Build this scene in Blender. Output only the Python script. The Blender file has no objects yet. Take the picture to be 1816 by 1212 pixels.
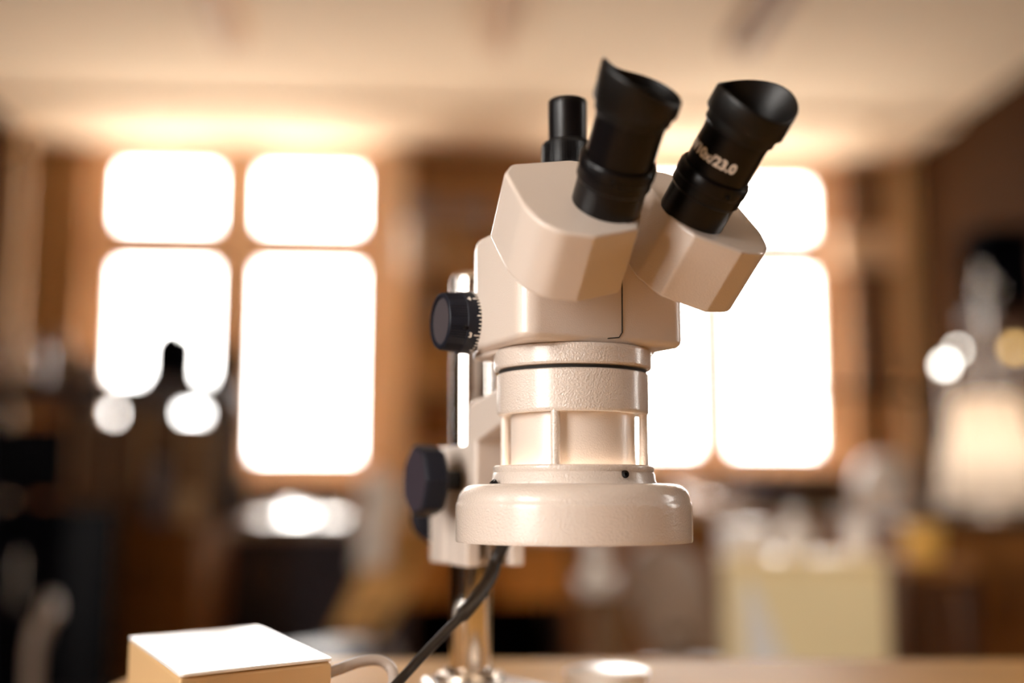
import bpy, bmesh, math, random
from math import pi, sin, cos, radians, atan, atan2, sqrt, hypot
from mathutils import Vector, Matrix
random.seed(7)
SC = bpy.context.scene
COL = SC.collection
# ------------------------------------------------------------------ camera
FPX = 2080.0
PITCH = atan(274 / FPX)
CZ = 0.897                       # camera height (m); horizon in the photo at row 880
cd = bpy.data.cameras.new('camera')
cam = bpy.data.objects.new('camera', cd); COL.objects.link(cam)
cam.location = (0, 0, CZ)
cam.rotation_euler = (pi / 2 + PITCH, 0, 0)
cd.sensor_width = 36.0
cd.lens = FPX / 1816 * 36.0
cd.clip_start = 0.02; cd.clip_end = 100
cd.dof.use_dof = True
cd.dof.focus_distance = 0.618
cd.dof.aperture_fstop = cd.lens / 24.5
SC.camera = cam
SC.view_settings.view_transform = 'Standard'
SC.view_settings.look = 'None'
SC.view_settings.gamma = 1
SC.view_settings.exposure = 1.36
# ------------------------------------------------------------------ daylight
SKY = 9.0
w = bpy.data.worlds.new('sky'); SC.world = w; w.use_nodes = True
bg = w.node_tree.nodes['Background']
bg.inputs['Color'].default_value = (1.0, 0.955, 0.905, 1)
bg.inputs['Strength'].default_value = SKY
_n = w.node_tree; _tc = _n.nodes.new('ShaderNodeTexCoord'); _sx = _n.nodes.new('ShaderNodeSeparateXYZ'); _cr = _n.nodes.new('ShaderNodeValToRGB')
_ma = _n.nodes.new('ShaderNodeMath'); _ma.operation = 'MULTIPLY_ADD'; _ma.inputs[1].default_value = 0.5; _ma.inputs[2].default_value = 0.5
_n.links.new(_tc.outputs['Generated'], _sx.inputs[0]); _n.links.new(_sx.outputs['Z'], _ma.inputs[0]); _n.links.new(_ma.outputs[0], _cr.inputs['Fac'])
_cr.color_ramp.elements[0].position = 0.455; _cr.color_ramp.elements[0].color = (0.62, 0.57, 0.51, 1)      # ground outside
_cr.color_ramp.elements[1].position = 0.495; _cr.color_ramp.elements[1].color = (1.0, 0.955, 0.905, 1)    # bright overcast sky
_n.links.new(_cr.outputs['Color'], bg.inputs['Color'])
SC.cycles.max_bounces = 10
SC.cycles.diffuse_bounces = 6
SC.cycles.transparent_max_bounces = 12
SC.cycles.caustics_reflective = False
SC.cycles.caustics_refractive = False
SC.cycles.sample_clamp_indirect = 12

def cam_ray(u, v):
    x = (u - 908) / FPX; y = (606 - v) / FPX
    return Vector((x, cos(PITCH) - y * sin(PITCH), sin(PITCH) + y * cos(PITCH)))
def at(u, v, Y):
    r = cam_ray(u, v) * (Y / cam_ray(u, v).y)
    return Vector((r.x, Y, r.z + CZ))

# room frame: s along the window wall (to the right), n into the far side, z up
TH = radians(4.3)
RW = Vector((cos(TH), sin(TH), 0)); RN = Vector((-sin(TH), cos(TH), 0))
W0 = at(290, 700, 6.9); W0.z = 0
def onwall(u, v, off=0.0):
    o = W0 - RN * off
    r = cam_ray(u, v)
    t = (o - Vector((0, 0, 0))).dot(RN) / r.dot(RN)
    p = r * t
    return ((p - o).dot(RW), p.z + CZ)
ROOM = Matrix.Translation(W0) @ Matrix.Rotation(TH, 4, 'Z')   # local (s, n, z)
def rl(x, y):          # world xy -> room (s, n)
    q = Vector((x, y, 0)) - W0
    return q.dot(RW), q.dot(RN)
CEIL = at(290, 250, 6.9).z
S_L = onwall(42, 500)[0]; S_R = onwall(1612, 500)[0]
N_B = -9.6             # rear of the room behind the camera

def portal(name, s, n, z, wx, wz, rot):
    l = bpy.data.lights.new(name, 'AREA'); l.shape = 'RECTANGLE'; l.size = wx; l.size_y = wz
    l.cycles.is_portal = True
    o = bpy.data.objects.new(name, l); COL.objects.link(o)
    o.matrix_world = ROOM @ Matrix.Translation((s, n, z)) @ Matrix.Rotation(rot, 4, 'Z') @ Matrix.Rotation(radians(90), 4, 'X')
    return o

# ------------------------------------------------------------------ materials
def mat(name, col, rough=0.5, metal=0.0, bump=0.0, bscale=400.0, var=0.0, vscale=3.0, spec=0.5, coat=0.0, trans=0.0, alpha=1.0, sheen=0.0, emit=None, estr=0.0, wood=None):
    m = bpy.data.materials.new(name); m.use_nodes = True
    nt = m.node_tree; b = nt.nodes['Principled BSDF']
    b.inputs['Base Color'].default_value = (*col, 1)
    b.inputs['Roughness'].default_value = rough
    b.inputs['Metallic'].default_value = metal
    b.inputs['Specular IOR Level'].default_value = spec
    b.inputs['Coat Weight'].default_value = coat; b.inputs['Coat Roughness'].default_value = 0.2
    b.inputs['Transmission Weight'].default_value = trans
    b.inputs['Alpha'].default_value = alpha
    if emit:
        b.inputs['Emission Color'].default_value = (*emit, 1); b.inputs['Emission Strength'].default_value = estr
    tc = nt.nodes.new('ShaderNodeTexCoord')
    if var or wood:
        n = nt.nodes.new('ShaderNodeTexNoise'); n.inputs['Scale'].default_value = vscale; n.inputs['Detail'].default_value = 4
        src = tc.outputs['Object']
        if wood:
            mp = nt.nodes.new('ShaderNodeMapping'); mp.inputs['Scale'].default_value = wood
            nt.links.new(src, mp.inputs['Vector']); src = mp.outputs['Vector']
        nt.links.new(src, n.inputs['Vector'])
        cr = nt.nodes.new('ShaderNodeValToRGB')
        v = var or 0.3
        cr.color_ramp.elements[0].position = 0.3; cr.color_ramp.elements[1].position = 0.7
        cr.color_ramp.elements[0].color = (*[c * (1 - v) for c in col], 1)
        cr.color_ramp.elements[1].color = (*[min(1, c * (1 + v * 0.6)) for c in col], 1)
        nt.links.new(n.outputs['Fac'], cr.inputs['Fac']); nt.links.new(cr.outputs['Color'], b.inputs['Base Color'])
    if bump:
        n = nt.nodes.new('ShaderNodeTexNoise'); n.inputs['Scale'].default_value = bscale; n.inputs['Detail'].default_value = 2
        nt.links.new(tc.outputs['Object'], n.inputs['Vector'])
        bp = nt.nodes.new('ShaderNodeBump'); bp.inputs['Strength'].default_value = bump; bp.inputs['Distance'].default_value = 0.0008
        nt.links.new(n.outputs['Fac'], bp.inputs['Height']); nt.links.new(bp.outputs['Normal'], b.inputs['Normal'])
    return m
def glass_mat(name, tint=(1, 1, 1), refl=0.12):
    m = bpy.data.materials.new(name); m.use_nodes = True; nt = m.node_tree; nt.nodes.clear()
    o = nt.nodes.new('ShaderNodeOutputMaterial'); mx = nt.nodes.new('ShaderNodeMixShader')
    t = nt.nodes.new('ShaderNodeBsdfTransparent'); g = nt.nodes.new('ShaderNodeBsdfGlossy')
    t.inputs['Color'].default_value = (*tint, 1); g.inputs['Roughness'].default_value = 0.03
    mx.inputs['Fac'].default_value = refl
    nt.links.new(t.outputs[0], mx.inputs[1]); nt.links.new(g.outputs[0], mx.inputs[2]); nt.links.new(mx.outputs[0], o.inputs['Surface'])
    return m
M = {}
M['ivory'] = mat('ivory_enamel', (0.69, 0.595, 0.52), 0.24, bump=0.8, bscale=1000, coat=0.8, spec=0.7)
M['ivory_smooth'] = mat('ivory_paint', (0.69, 0.595, 0.52), 0.30, bump=0.25, bscale=1300, coat=0.5, spec=0.6)
M['black'] = mat('black_anodised', (0.0035, 0.0026, 0.003), 0.30, spec=0.28, bump=0.05, bscale=2000)
M['rubber'] = mat('black_rubber', (0.004, 0.0028, 0.0022), 0.42, spec=0.32, bump=0.12, bscale=1500)
M['knob'] = mat('dark_grey_plastic', (0.010, 0.011, 0.018), 0.45, spec=0.18, bump=0.06, bscale=1500)
M['knobface'] = mat('grey_plastic_cap', (0.055, 0.045, 0.05), 0.5)
M['knobcap2'] = mat('mauve_grey_plastic_cap', (0.036, 0.028, 0.038), 0.5, spec=0.2)
M['knobblue'] = mat('blue_grey_plastic', (0.045, 0.065, 0.085), 0.45)
M['white_print'] = mat('white_print', (0.95, 0.88, 0.80), 0.6)
M['chrome'] = mat('chrome', (0.86, 0.80, 0.74), 0.06, 1.0)
M['steel'] = mat('brushed_steel', (0.62, 0.55, 0.48), 0.25, 1.0)
M['lid'] = mat('polished_lid', (0.92, 0.88, 0.84), 0.15, 1.0)
M['lens'] = mat('dark_lens_glass', (0.01, 0.008, 0.012), 0.04, spec=0.8, coat=1.0)
M['seam'] = mat('dark_seam', (0.01, 0.008, 0.006), 0.8)
M['cable'] = mat('black_cable', (0.012, 0.007, 0.004), 0.45, spec=0.3)
M['cablegrey'] = mat('grey_cable', (0.42, 0.36, 0.32), 0.3)
M['lamp'] = mat('ring_lamp', (0.9, 0.85, 0.8), 0.4, emit=(1.0, 0.90, 0.74), estr=10.0)
M['box'] = mat('box_enamel', (0.66, 0.44, 0.22), 0.42, bump=0.05)
M['boxtop'] = mat('box_lid_enamel', (0.92, 0.90, 0.88), 0.3, coat=0.3)
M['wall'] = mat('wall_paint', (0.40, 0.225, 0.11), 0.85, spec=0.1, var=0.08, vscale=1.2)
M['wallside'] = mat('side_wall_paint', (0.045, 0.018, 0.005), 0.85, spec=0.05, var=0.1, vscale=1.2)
M['ceil'] = mat('ceiling_paint', (0.93, 0.77, 0.57), 0.9, var=0.03, vscale=0.8)
M['floor'] = mat('floor_lino', (0.13, 0.06, 0.022), 0.45, var=0.25, vscale=4)
M['frame'] = mat('window_paint', (0.82, 0.58, 0.40), 0.5)
M['sill'] = mat('sill_paint', (0.88, 0.66, 0.46), 0.45)
M['pane'] = glass_mat('window_glass', (1, 1, 1), 0.05)
M['glassware'] = glass_mat('laboratory_glass', (0.93, 0.90, 0.86), 0.3)
M['wood_dark'] = mat('dark_wood', (0.055, 0.018, 0.005), 0.4, wood=(1, 8, 8), vscale=2, var=0.3)
M['wood_brown'] = mat('brown_wood', (0.30, 0.12, 0.03), 0.55, spec=0.2, wood=(1, 8, 8), vscale=2, var=0.25)
M['wood_orange'] = mat('orange_wood', (0.70, 0.26, 0.04), 0.4, wood=(1, 8, 8), vscale=2, var=0.2)
M['wood_gold'] = mat('golden_wood', (0.85, 0.50, 0.17), 0.35, wood=(1, 6, 1), vscale=3, var=0.2, coat=0.4)
M['table'] = mat('table_laminate', (0.60, 0.34, 0.11), 0.55, spec=0.08, var=0.12, vscale=6)
M['charcoal'] = mat('charcoal_metal', (0.003, 0.003, 0.005), 0.8, spec=0.04)
M['slate'] = mat('slate_panel', (0.06, 0.055, 0.075), 0.6, spec=0.2)
M['screen'] = mat('monitor_screen', (0.002, 0.002, 0.004), 0.5, spec=0.05)
M['card'] = mat('cardboard', (0.30, 0.16, 0.06), 0.8, var=0.1)
M['card2'] = mat('dark_cardboard', (0.19, 0.10, 0.045), 0.8, var=0.1)
M['white'] = mat('white_plastic', (0.92, 0.86, 0.79), 0.3, coat=0.3)
M['paper'] = mat('white_paper', (0.88, 0.85, 0.80), 0.6)
M['cream'] = mat('cream_paint', (0.98, 0.81, 0.47), 0.4, var=0.04)
M['yellow'] = mat('yellow_plastic', (0.80, 0.46, 0.10), 0.3, coat=0.4)
M['amber'] = mat('amber_glass', (0.50, 0.22, 0.04), 0.12, spec=0.8, coat=0.6)
M['bluegrey'] = mat('blue_grey_plastic_light', (0.20, 0.20, 0.26), 0.4)
M['grey'] = mat('warm_grey_plastic', (0.40, 0.31, 0.25), 0.4)
M['tan'] = mat('tan_paint', (0.72, 0.48, 0.26), 0.5)
M['brownpanel'] = mat('brown_panel', (0.20, 0.11, 0.06), 0.6)
M['shade'] = mat('lampshade_fabric', (0.93, 0.86, 0.78), 0.8)
_nt = M['shade'].node_tree; _b = _nt.nodes['Principled BSDF']; _o = _nt.nodes['Material Output']
_t = _nt.nodes.new('ShaderNodeBsdfTranslucent'); _t.inputs['Color'].default_value = (0.95, 0.88, 0.80, 1)
_m = _nt.nodes.new('ShaderNodeMixShader'); _m.inputs['Fac'].default_value = 0.5
_nt.links.new(_b.outputs[0], _m.inputs[1]); _nt.links.new(_t.outputs[0], _m.inputs[2]); _nt.links.new(_m.outputs[0], _o.inputs['Surface'])
M['bulb'] = mat('glow_white', (1, 0.95, 0.85), 0.3, emit=(1.0, 0.93, 0.82), estr=7.0)  # glow of the added balls and the added bulb in the shade
M['glow_gold'] = mat('glow_amber', (1, 0.7, 0.3), 0.3, emit=(1.0, 0.62, 0.22), estr=2.0)

# ------------------------------------------------------------------ mesh helpers
def finish(bm, smooth=35):
    bmesh.ops.recalc_face_normals(bm, faces=bm.faces[:])
    return bm
def obj(name, bm, m, parent=None, smooth=38, bevel=0.0, segs=3, mw=None, recalc=True):
    if recalc: bmesh.ops.recalc_face_normals(bm, faces=bm.faces[:])
    me = bpy.data.meshes.new(name); bm.to_mesh(me); bm.free()
    me.materials.append(M[m] if isinstance(m, str) else m)
    me.shade_smooth()
    if smooth: me.set_sharp_from_angle(angle=radians(smooth))
    o = bpy.data.objects.new(name, me); COL.objects.link(o)
    if parent: o.parent = parent
    if mw is not None: o.matrix_world = mw
    if bevel:
        b = o.modifiers.new('bevel', 'BEVEL'); b.width = bevel; b.segments = segs; b.limit_method = 'ANGLE'; b.angle_limit = radians(38)
        b.harden_normals = True
    return o
def tag(o, label, cat, group=None, kind=None):
    o['label'] = label; o['category'] = cat
    if group: o['group'] = group
    if kind: o['kind'] = kind
    return o
def thing(name, label, cat, loc=(0, 0, 0), rz=0.0, group=None):
    o = bpy.data.objects.new(name, None); COL.objects.link(o)
    o.location = loc; o.rotation_euler = (0, 0, rz); o.empty_display_size = 0.05
    return tag(o, label, cat, group)
def struct(name, bm, m, mw=None, parent=None, **k):
    o = obj(name, bm, m, parent, mw=mw, **k)
    if parent is None: o['kind'] = 'structure'
    return o
def box(bm, x0, x1, y0, y1, z0, z1):
    vs = [bm.verts.new((x, y, z)) for z in (z0, z1) for y in (y0, y1) for x in (x0, x1)]
    for f in ((0, 1, 3, 2), (4, 5, 7, 6), (0, 1, 5, 4), (2, 3, 7, 6), (0, 2, 6, 4), (1, 3, 7, 5)):
        bm.faces.new([vs[i] for i in f])
    return bm
def boxes(*bs):
    bm = bmesh.new()
    for b in bs: box(bm, *b)
    return bm
def lathe(prof, segs=64, mtx=None, fn=None, closed=False, bm=None):
    """prof: (r, z) points; spun round local Z, then moved by mtx."""
    bm = bm or bmesh.new(); rings = []
    for i, (r, z) in enumerate(prof):
        if r < 1e-7 and fn is None:
            rings.append([bm.verts.new((0, 0, z))]); continue
        ring = []
        for k in range(segs):
            t = 2 * pi * k / segs
            rr, zz = fn(i, t, r, z) if fn else (r, z)
            ring.append(bm.verts.new((rr * cos(t), rr * sin(t), zz)))
        rings.append(ring)
    n = len(rings)
    for i in range(n if closed else n - 1):
        a, b = rings[i], rings[(i + 1) % n]
        for k in range(segs):
            k2 = (k + 1) % segs
            if len(a) == 1 and len(b) == 1: continue
            if len(a) == 1: bm.faces.new((a[0], b[k], b[k2]))
            elif len(b) == 1: bm.faces.new((a[k], b[0], a[k2]))
            else: bm.faces.new((a[k], b[k], b[k2], a[k2]))
    vs = [v for r in rings for v in r]
    if mtx is not None: bmesh.ops.transform(bm, matrix=mtx, verts=vs)
    return bm
def prism(pts, z0, z1, mtx=None, bm=None):
    bm = bm or bmesh.new()
    a = [bm.verts.new((x, y, z0)) for x, y in pts]; b = [bm.verts.new((x, y, z1)) for x, y in pts]
    n = len(pts)
    bm.faces.new(a[::-1]); bm.faces.new(b)
    for i in range(n): bm.faces.new((a[i], a[(i + 1) % n], b[(i + 1) % n], b[i]))
    if mtx is not None: bmesh.ops.transform(bm, matrix=mtx, verts=a + b)
    return bm
def roundpoly(pts, rad, n=8):
    out = []; N = len(pts)
    for i in range(N):
        p = Vector(pts[i]); a = Vector(pts[i - 1]) - p; b = Vector(pts[(i + 1) % N]) - p
        r = rad[i] if isinstance(rad, (list, tuple)) else rad
        la, lb = a.length, b.length; a.normalize(); b.normalize()
        ang = a.angle(b); d = min(r / math.tan(ang / 2), la * 0.49, lb * 0.49); r2 = d * math.tan(ang / 2)
        p0 = p + a * d; p1 = p + b * d
        c = p + (a + b).normalized() * (r2 / sin(ang / 2))
        t0 = atan2(p0.y - c.y, p0.x - c.x); t1 = atan2(p1.y - c.y, p1.x - c.x)
        dt = (t1 - t0 + pi) % (2 * pi) - pi
        for k in range(n + 1):
            t = t0 + dt * k / n
            out.append((c.x + r2 * cos(t), c.y + r2 * sin(t)))
    return out
def catmull(pts, n=8):
    P = [Vector(p) for p in pts]; P = [P[0] * 2 - P[1]] + P + [P[-1] * 2 - P[-2]]; out = []
    for i in range(1, len(P) - 2):
        for k in range(n):
            t = k / n; a, b, c, d = P[i - 1:i + 3]
            out.append(0.5 * ((2 * b) + (c - a) * t + (2 * a - 5 * b + 4 * c - d) * t * t + (3 * b - a - 3 * c + d) * t ** 3))
    out.append(P[-2]); return out
def tube(path, r, segs=16, bm=None, caps=True):
    bm = bm or bmesh.new(); path = [Vector(p) for p in path]; rings = []; N = len(path)
    up = Vector((0, 0, 1)); prev = None
    for i, p in enumerate(path):
        d = (path[min(i + 1, N - 1)] - path[max(i - 1, 0)]).normalized()
        if prev is None:
            x = d.cross(up);
            if x.length < 1e-3: x = d.cross(Vector((1, 0, 0)))
        else: x = prev - d * prev.dot(d)
        x.normalize(); y = d.cross(x); prev = x
        rr = r[i] if isinstance(r, (list, tuple)) else r
        rings.append([bm.verts.new(p + (x * cos(2 * pi * k / segs) + y * sin(2 * pi * k / segs)) * rr) for k in range(segs)])
    for a, b in zip(rings, rings[1:]):
        for k in range(segs): bm.faces.new((a[k], a[(k + 1) % segs], b[(k + 1) % segs], b[k]))
    if caps: bm.faces.new(rings[0][::-1]); bm.faces.new(rings[-1])
    return bm
def frame_mtx(o, x, y, z):
    m = Matrix.Identity(4)
    for i, a in enumerate((x, y, z)):
        for j in range(3): m[j][i] = a[j]
    for j in range(3): m[j][3] = o[j]
    return m
def text_bm(txt, size, fn, ext=0.00012, off=0.012):
    """letters as solid print, every vertex (x, y, depth) passed through fn"""
    cu = bpy.data.curves.new('print', 'FONT'); cu.body = txt; cu.size = size; cu.extrude = ext; cu.align_x = 'LEFT'; cu.offset = size * off
    o = bpy.data.objects.new('print_tmp', cu); COL.objects.link(o)
    dg = bpy.context.evaluated_depsgraph_get(); dg.update()
    me = bpy.data.meshes.new_from_object(o.evaluated_get(dg))
    bm = bmesh.new(); bm.from_mesh(me)
    bpy.data.objects.remove(o); bpy.data.curves.remove(cu); bpy.data.meshes.remove(me)
    bmesh.ops.triangulate(bm, faces=bm.faces[:])
    for v in bm.verts: v.co = fn(v.co.x, v.co.y, v.co.z)
    return bm

# ================================================================== ROOM SHELL
def wall_with_holes(s0, s1, z0, z1, holes, thick):
    """box wall with rectangular holes; coordinates (s, z); thickness goes to +n"""
    ss = sorted({s0, s1, *[h[0] for h in holes], *[h[1] for h in holes]})
    zz = sorted({z0, z1, *[h[2] for h in holes], *[h[3] for h in holes]})
    bm = bmesh.new()
    solid = {}
    for i in range(len(ss) - 1):
        for j in range(len(zz) - 1):
            cs = (ss[i] + ss[i + 1]) / 2; cz = (zz[j] + zz[j + 1]) / 2
            solid[i, j] = not any(h[0] < cs < h[1] and h[2] < cz < h[3] for h in holes)
    V = {}
    def v(i, y, j):
        k = (i, y, j)
        if k not in V: V[k] = bm.verts.new((ss[i], y, zz[j]))
        return V[k]
    for (i, j), so in solid.items():
        if not so: continue
        for y in (0, thick): bm.faces.new((v(i, y, j), v(i + 1, y, j), v(i + 1, y, j + 1), v(i, y, j + 1)))
        for di, dj, q in ((-1, 0, ((i, j), (i, j + 1))), (1, 0, ((i + 1, j), (i + 1, j + 1))), (0, -1, ((i, j), (i + 1, j))), (0, 1, ((i, j + 1), (i + 1, j + 1)))):
            if not solid.get((i + di, j + dj), False):
                a, b = q
                bm.faces.new((v(a[0], 0, a[1]), v(b[0], 0, b[1]), v(b[0], thick, b[1]), v(a[0], thick, a[1])))
    return bm
REC = 0.18          # glass sits this far behind the wall's face
def win_rect(u0, u1, v0, v1):
    a = onwall(u0, (v0 + v1) / 2, -REC)[0]; b = onwall(u1, (v0 + v1) / 2, -REC)[0]
    um = (u0 + u1) / 2
    return a, b, onwall(um, v1, -REC)[1], onwall(um, v0, -REC)[1]
w1 = win_rect(160, 672, 258, 846)
w2 = win_rect(1026, 1486, 284, 832)
struct('wall_back', wall_with_holes(S_L - 0.3, S_R + 0.3, 0, CEIL, [w1, w2], 0.35), 'wall', ROOM, smooth=20)
# side walls with the daylight windows that stand outside the frame
def side_n(Y): return Y - W0.y
wr = (side_n(1.0), side_n(1.42), 0.95, 2.4)
wl = (side_n(-2.62), side_n(-0.75), 0.84, 2.9)
wl_added = (side_n(0.05), side_n(0.40), 1.3, 2.4)  # extra unseen window, added for more light from the left
def swall(name, s, holes, m, sign):
    bm = wall_with_holes(N_B, 0.0, 0, CEIL, holes, 0.3)
    # local x -> n, local y -> outward
    if sign > 0: mt = ROOM @ frame_mtx((s, 0, 0), (0, 1, 0), (1, 0, 0), (0, 0, 1))
    else: mt = ROOM @ frame_mtx((s, 0, 0), (0, 1, 0), (-1, 0, 0), (0, 0, 1))
    return struct(name, bm, m, mt, smooth=20)
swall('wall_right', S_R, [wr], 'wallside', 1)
swall('wall_left', S_L, [wl, wl_added], 'wallside', -1)
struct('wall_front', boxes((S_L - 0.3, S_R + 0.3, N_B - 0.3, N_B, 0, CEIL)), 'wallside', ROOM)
struct('floor', boxes((S_L - 0.3, S_R + 0.3, N_B - 0.3, 0.35, -0.2, 0)), 'floor', ROOM)
struct('ceiling', boxes((S_L - 0.3, S_R + 0.3, N_B - 0.3, 0.35, CEIL, CEIL + 0.2)), 'ceil', ROOM)
# soffit over the windows
nf = 2.1 * 0 - 0.80
struct('trim_1', boxes((S_L, S_R, nf, -0.001, CEIL - 0.035, CEIL - 0.001)), 'ceil', ROOM, bevel=0.012)
def window(name, rect, y, mtx, cols, rows, sill=True):
    """rect: hole (s0, s1, z0, z1); cols / rows: the extents of the panes"""
    s0, s1, z0, z1 = rect
    c0, c1, r0, r1 = cols[0][0], cols[-1][1], rows[0][0], rows[-1][1]
    fr = boxes((s0, c0, y - .03, y + .04, z0, z1), (c1, s1, y - .03, y + .04, z0, z1),
               (c0, c1, y - .03, y + .04, z0, r0), (c0, c1, y - .03, y + .04, r1, z1))
    root = struct(name, fr, 'frame', mtx, bevel=0.006)
    for a, b in zip(cols, cols[1:]):
        obj('mullion', boxes((a[1], b[0], y - .04, y + .03, r0, r1)), 'frame', root, bevel=0.005)
    for c in cols:
        for a, b in zip(rows, rows[1:]):
            obj('transom', boxes((c[0], c[1], y - .03, y + .025, a[1], b[0])), 'frame', root, bevel=0.004)
        for r in rows: obj('pane', boxes((c[0], c[1], y + .004, y + .008, r[0], r[1])), 'pane', root)
    if sill: obj('window_sill', boxes((s0 - .08, s1 + .08, -0.09, REC - .03, z0 - 0.035, z0 + 0.002)), 'sill', root, bevel=0.008)
    return root
def ws(u, v=560): return onwall(u, v, -REC)[0]
def wz(u, v): return onwall(u, v, -REC)[1]
window('window_1', w1, REC, ROOM, [(ws(205), ws(377)), (ws(460), ws(633))], [(wz(420, 809), wz(420, 474)), (wz(420, 403), wz(420, 302))])
window('window_2', w2, REC, ROOM, [(ws(1052), ws(1229)), (ws(1294), ws(1440))], [(wz(1370, 799), wz(1370, 484)), (wz(1370, 417), wz(1370, 328))])
mr = ROOM @ frame_mtx((S_R, 0, 0), (0, 1, 0), (1, 0, 0), (0, 0, 1))
ml = ROOM @ frame_mtx((S_L, 0, 0), (0, 1, 0), (-1, 0, 0), (0, 0, 1))
def simple_window(name, rect, mt):
    c = (rect[0] + rect[1]) / 2
    window(name, rect, 0.12, mt, [(rect[0] + .05, c - .03), (c + .03, rect[1] - .05)], [(rect[2] + .05, rect[3] - .05)], sill=False)
simple_window('window_3', wr, mr); simple_window('window_4', wl, ml); simple_window('window_added', wl_added, ml)
for nm, r_ in (('window_1_daylight', w1), ('window_2_daylight', w2)):
    portal(nm, (r_[0] + r_[1]) / 2, REC + 0.12, (r_[2] + r_[3]) / 2, r_[1] - r_[0], r_[3] - r_[2], pi)
portal('window_3_daylight', S_R + 0.28, (wr[0] + wr[1]) / 2, (wr[2] + wr[3]) / 2, wr[1] - wr[0], wr[3] - wr[2], pi / 2)
portal('window_4_daylight', S_L - 0.28, (wl[0] + wl[1]) / 2, (wl[2] + wl[3]) / 2, wl[1] - wl[0], wl[3] - wl[2], -pi / 2)
portal('window_added_daylight', S_L - 0.28, (wl_added[0] + wl_added[1]) / 2, (wl_added[2] + wl_added[3]) / 2, wl_added[1] - wl_added[0], wl_added[3] - wl_added[2], -pi / 2)
for o in [o for o in COL.objects if o.type == 'LIGHT']:      # every opening's light looks into the room
    c = ROOM @ Vector(((S_L + S_R) / 2, -4.5, 1.5))
    d = (o.matrix_world.to_3x3() @ Vector((0, 0, -1)))
    if d.dot(c - o.matrix_world.translation) < 0:
        o.matrix_world = o.matrix_world @ Matrix.Rotation(pi, 4, 'Y')

# ================================================================== WORK TABLE
TZ = 0.76
tb = thing('work_table', 'tan laminate work table under the microscope and white box', 'table', (0.42, 0.52, 0))
def loc2(px, py): return (px - 0.42, py - 0.52)
tp = roundpoly([loc2(-0.31, -0.10), loc2(1.15, -0.10), loc2(1.15, 1.02), loc2(-0.29, 1.02)], 0.02)
obj('tabletop', prism(tp, TZ - 0.03, TZ), 'table', tb, bevel=0.003)
for x, y in ((-0.24, -0.04), (1.08, -0.04), (1.08, 0.95), (-0.23, 0.95)):
    a, b = loc2(x, y)
    obj('leg', boxes((a - .025, a + .025, b - .025, b + .025, 0, TZ - 0.03)), 'steel', tb, bevel=0.004)

# ================================================================== MICROSCOPE
A = radians(25)
AXX = 0.03386; AXY = 0.652
ms = thing('stereo_microscope', 'ivory stereo microscope with black eyepieces on a chrome post', 'microscope', (AXX, AXY, TZ), A)
H0 = CZ - TZ                                  # heights below are given relative to the lens, in mm
def hz(mm): return mm / 1000.0 + H0
def L3(r, f, z): return Vector((r / 1000, -f / 1000, hz(z)))     # right, front, up (mm)
# --- base plate
PLT = -117.2
pl = roundpoly([(-.105, -.12), (.105, -.12), (.105, .0), (.042, .10), (.027, .170), (-.027, .170), (-.042, .10), (-.105, .0)], [.03, .03, .03, .03, .015, .015, .03, .03])
obj('base_plate', prism(pl, 0, hz(PLT)), 'ivory', ms, bevel=0.005)
obj('stage_disc', lathe([(0, hz(PLT) - .002), (.047, hz(PLT) - .002), (.047, hz(PLT) + .0012), (.045, hz(PLT) + .002), (0, hz(PLT) + .002)], 64), 'white', ms)
# --- post
PF = -144.3
Tp = Matrix.Translation((0, -PF / 1000, 0))
zt = hz(149.0)
obj('post', lathe([(0, hz(PLT) - .01), (.0136, hz(PLT) - .01), (.0136, zt - .008), (.0136, zt - .0045), (.0128, zt - .0018), (.0105, zt), (0, zt)], 64, Tp), 'chrome', ms)
zf = hz(PLT)
obj('post_flange', lathe([(.0138, zf - .001), (.0225, zf - .001), (.0225, zf + .002), (.0215, zf + .0035), (.0165, zf + .0045), (.0150, zf + .007), (.0138, zf + .007)], 64, Tp), 'steel', ms)
for k in range(4):
    t = pi / 4 + k * pi / 2
    obj('flange_bolt', lathe([(0, 0), (.0028, 0), (.0028, .0022), (.002, .003), (0, .003)], 24, Tp @ Matrix.Translation((.0188 * cos(t), .0188 * sin(t), zf + .0035))), 'chrome', ms)
# --- mounting collar, ring mount, lens barrel
def ring(name, prof, m='ivory', segs=128, closed=True, parent=ms):
    return obj(name, lathe([(r / 1000, hz(z)) for r, z in prof], segs, closed=closed), m, parent, smooth=40)
ring('head_collar', [(20, 80.5), (41, 80.5), (43.0, 80), (44, 78.6), (44, 78.1), (44, 77.4), (44, 71.2), (44, 70.5), (44, 70.0), (43.2, 69.0), (41, 68.6), (20, 68.6)])
ring('collar_gap', [(20, 69.2), (41.2, 69.2), (41.2, 66.0), (20, 66.0)], 'seam')
ring('ring_mount', [(33.0, 67.0), (41.3, 67.0), (42.2, 66.3), (42.2, 65.9), (42.2, 65.2), (42.2, 46.2), (42.2, 45.4), (41.6, 44.3), (40.8, 44.1), (33.0, 44.4)])
ring('lens_barrel', [(26, 60), (34.5, 60), (34.5, 58), (34.5, 4), (34.5, 2), (33.5, -6), (31, -12), (26, -12)], 'ivory_smooth')
obj('objective_lens', lathe([(0, hz(-8)), (.0262, hz(-6)), (.0262, hz(2)), (0, hz(2))], 48), 'lens', ms)
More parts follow.
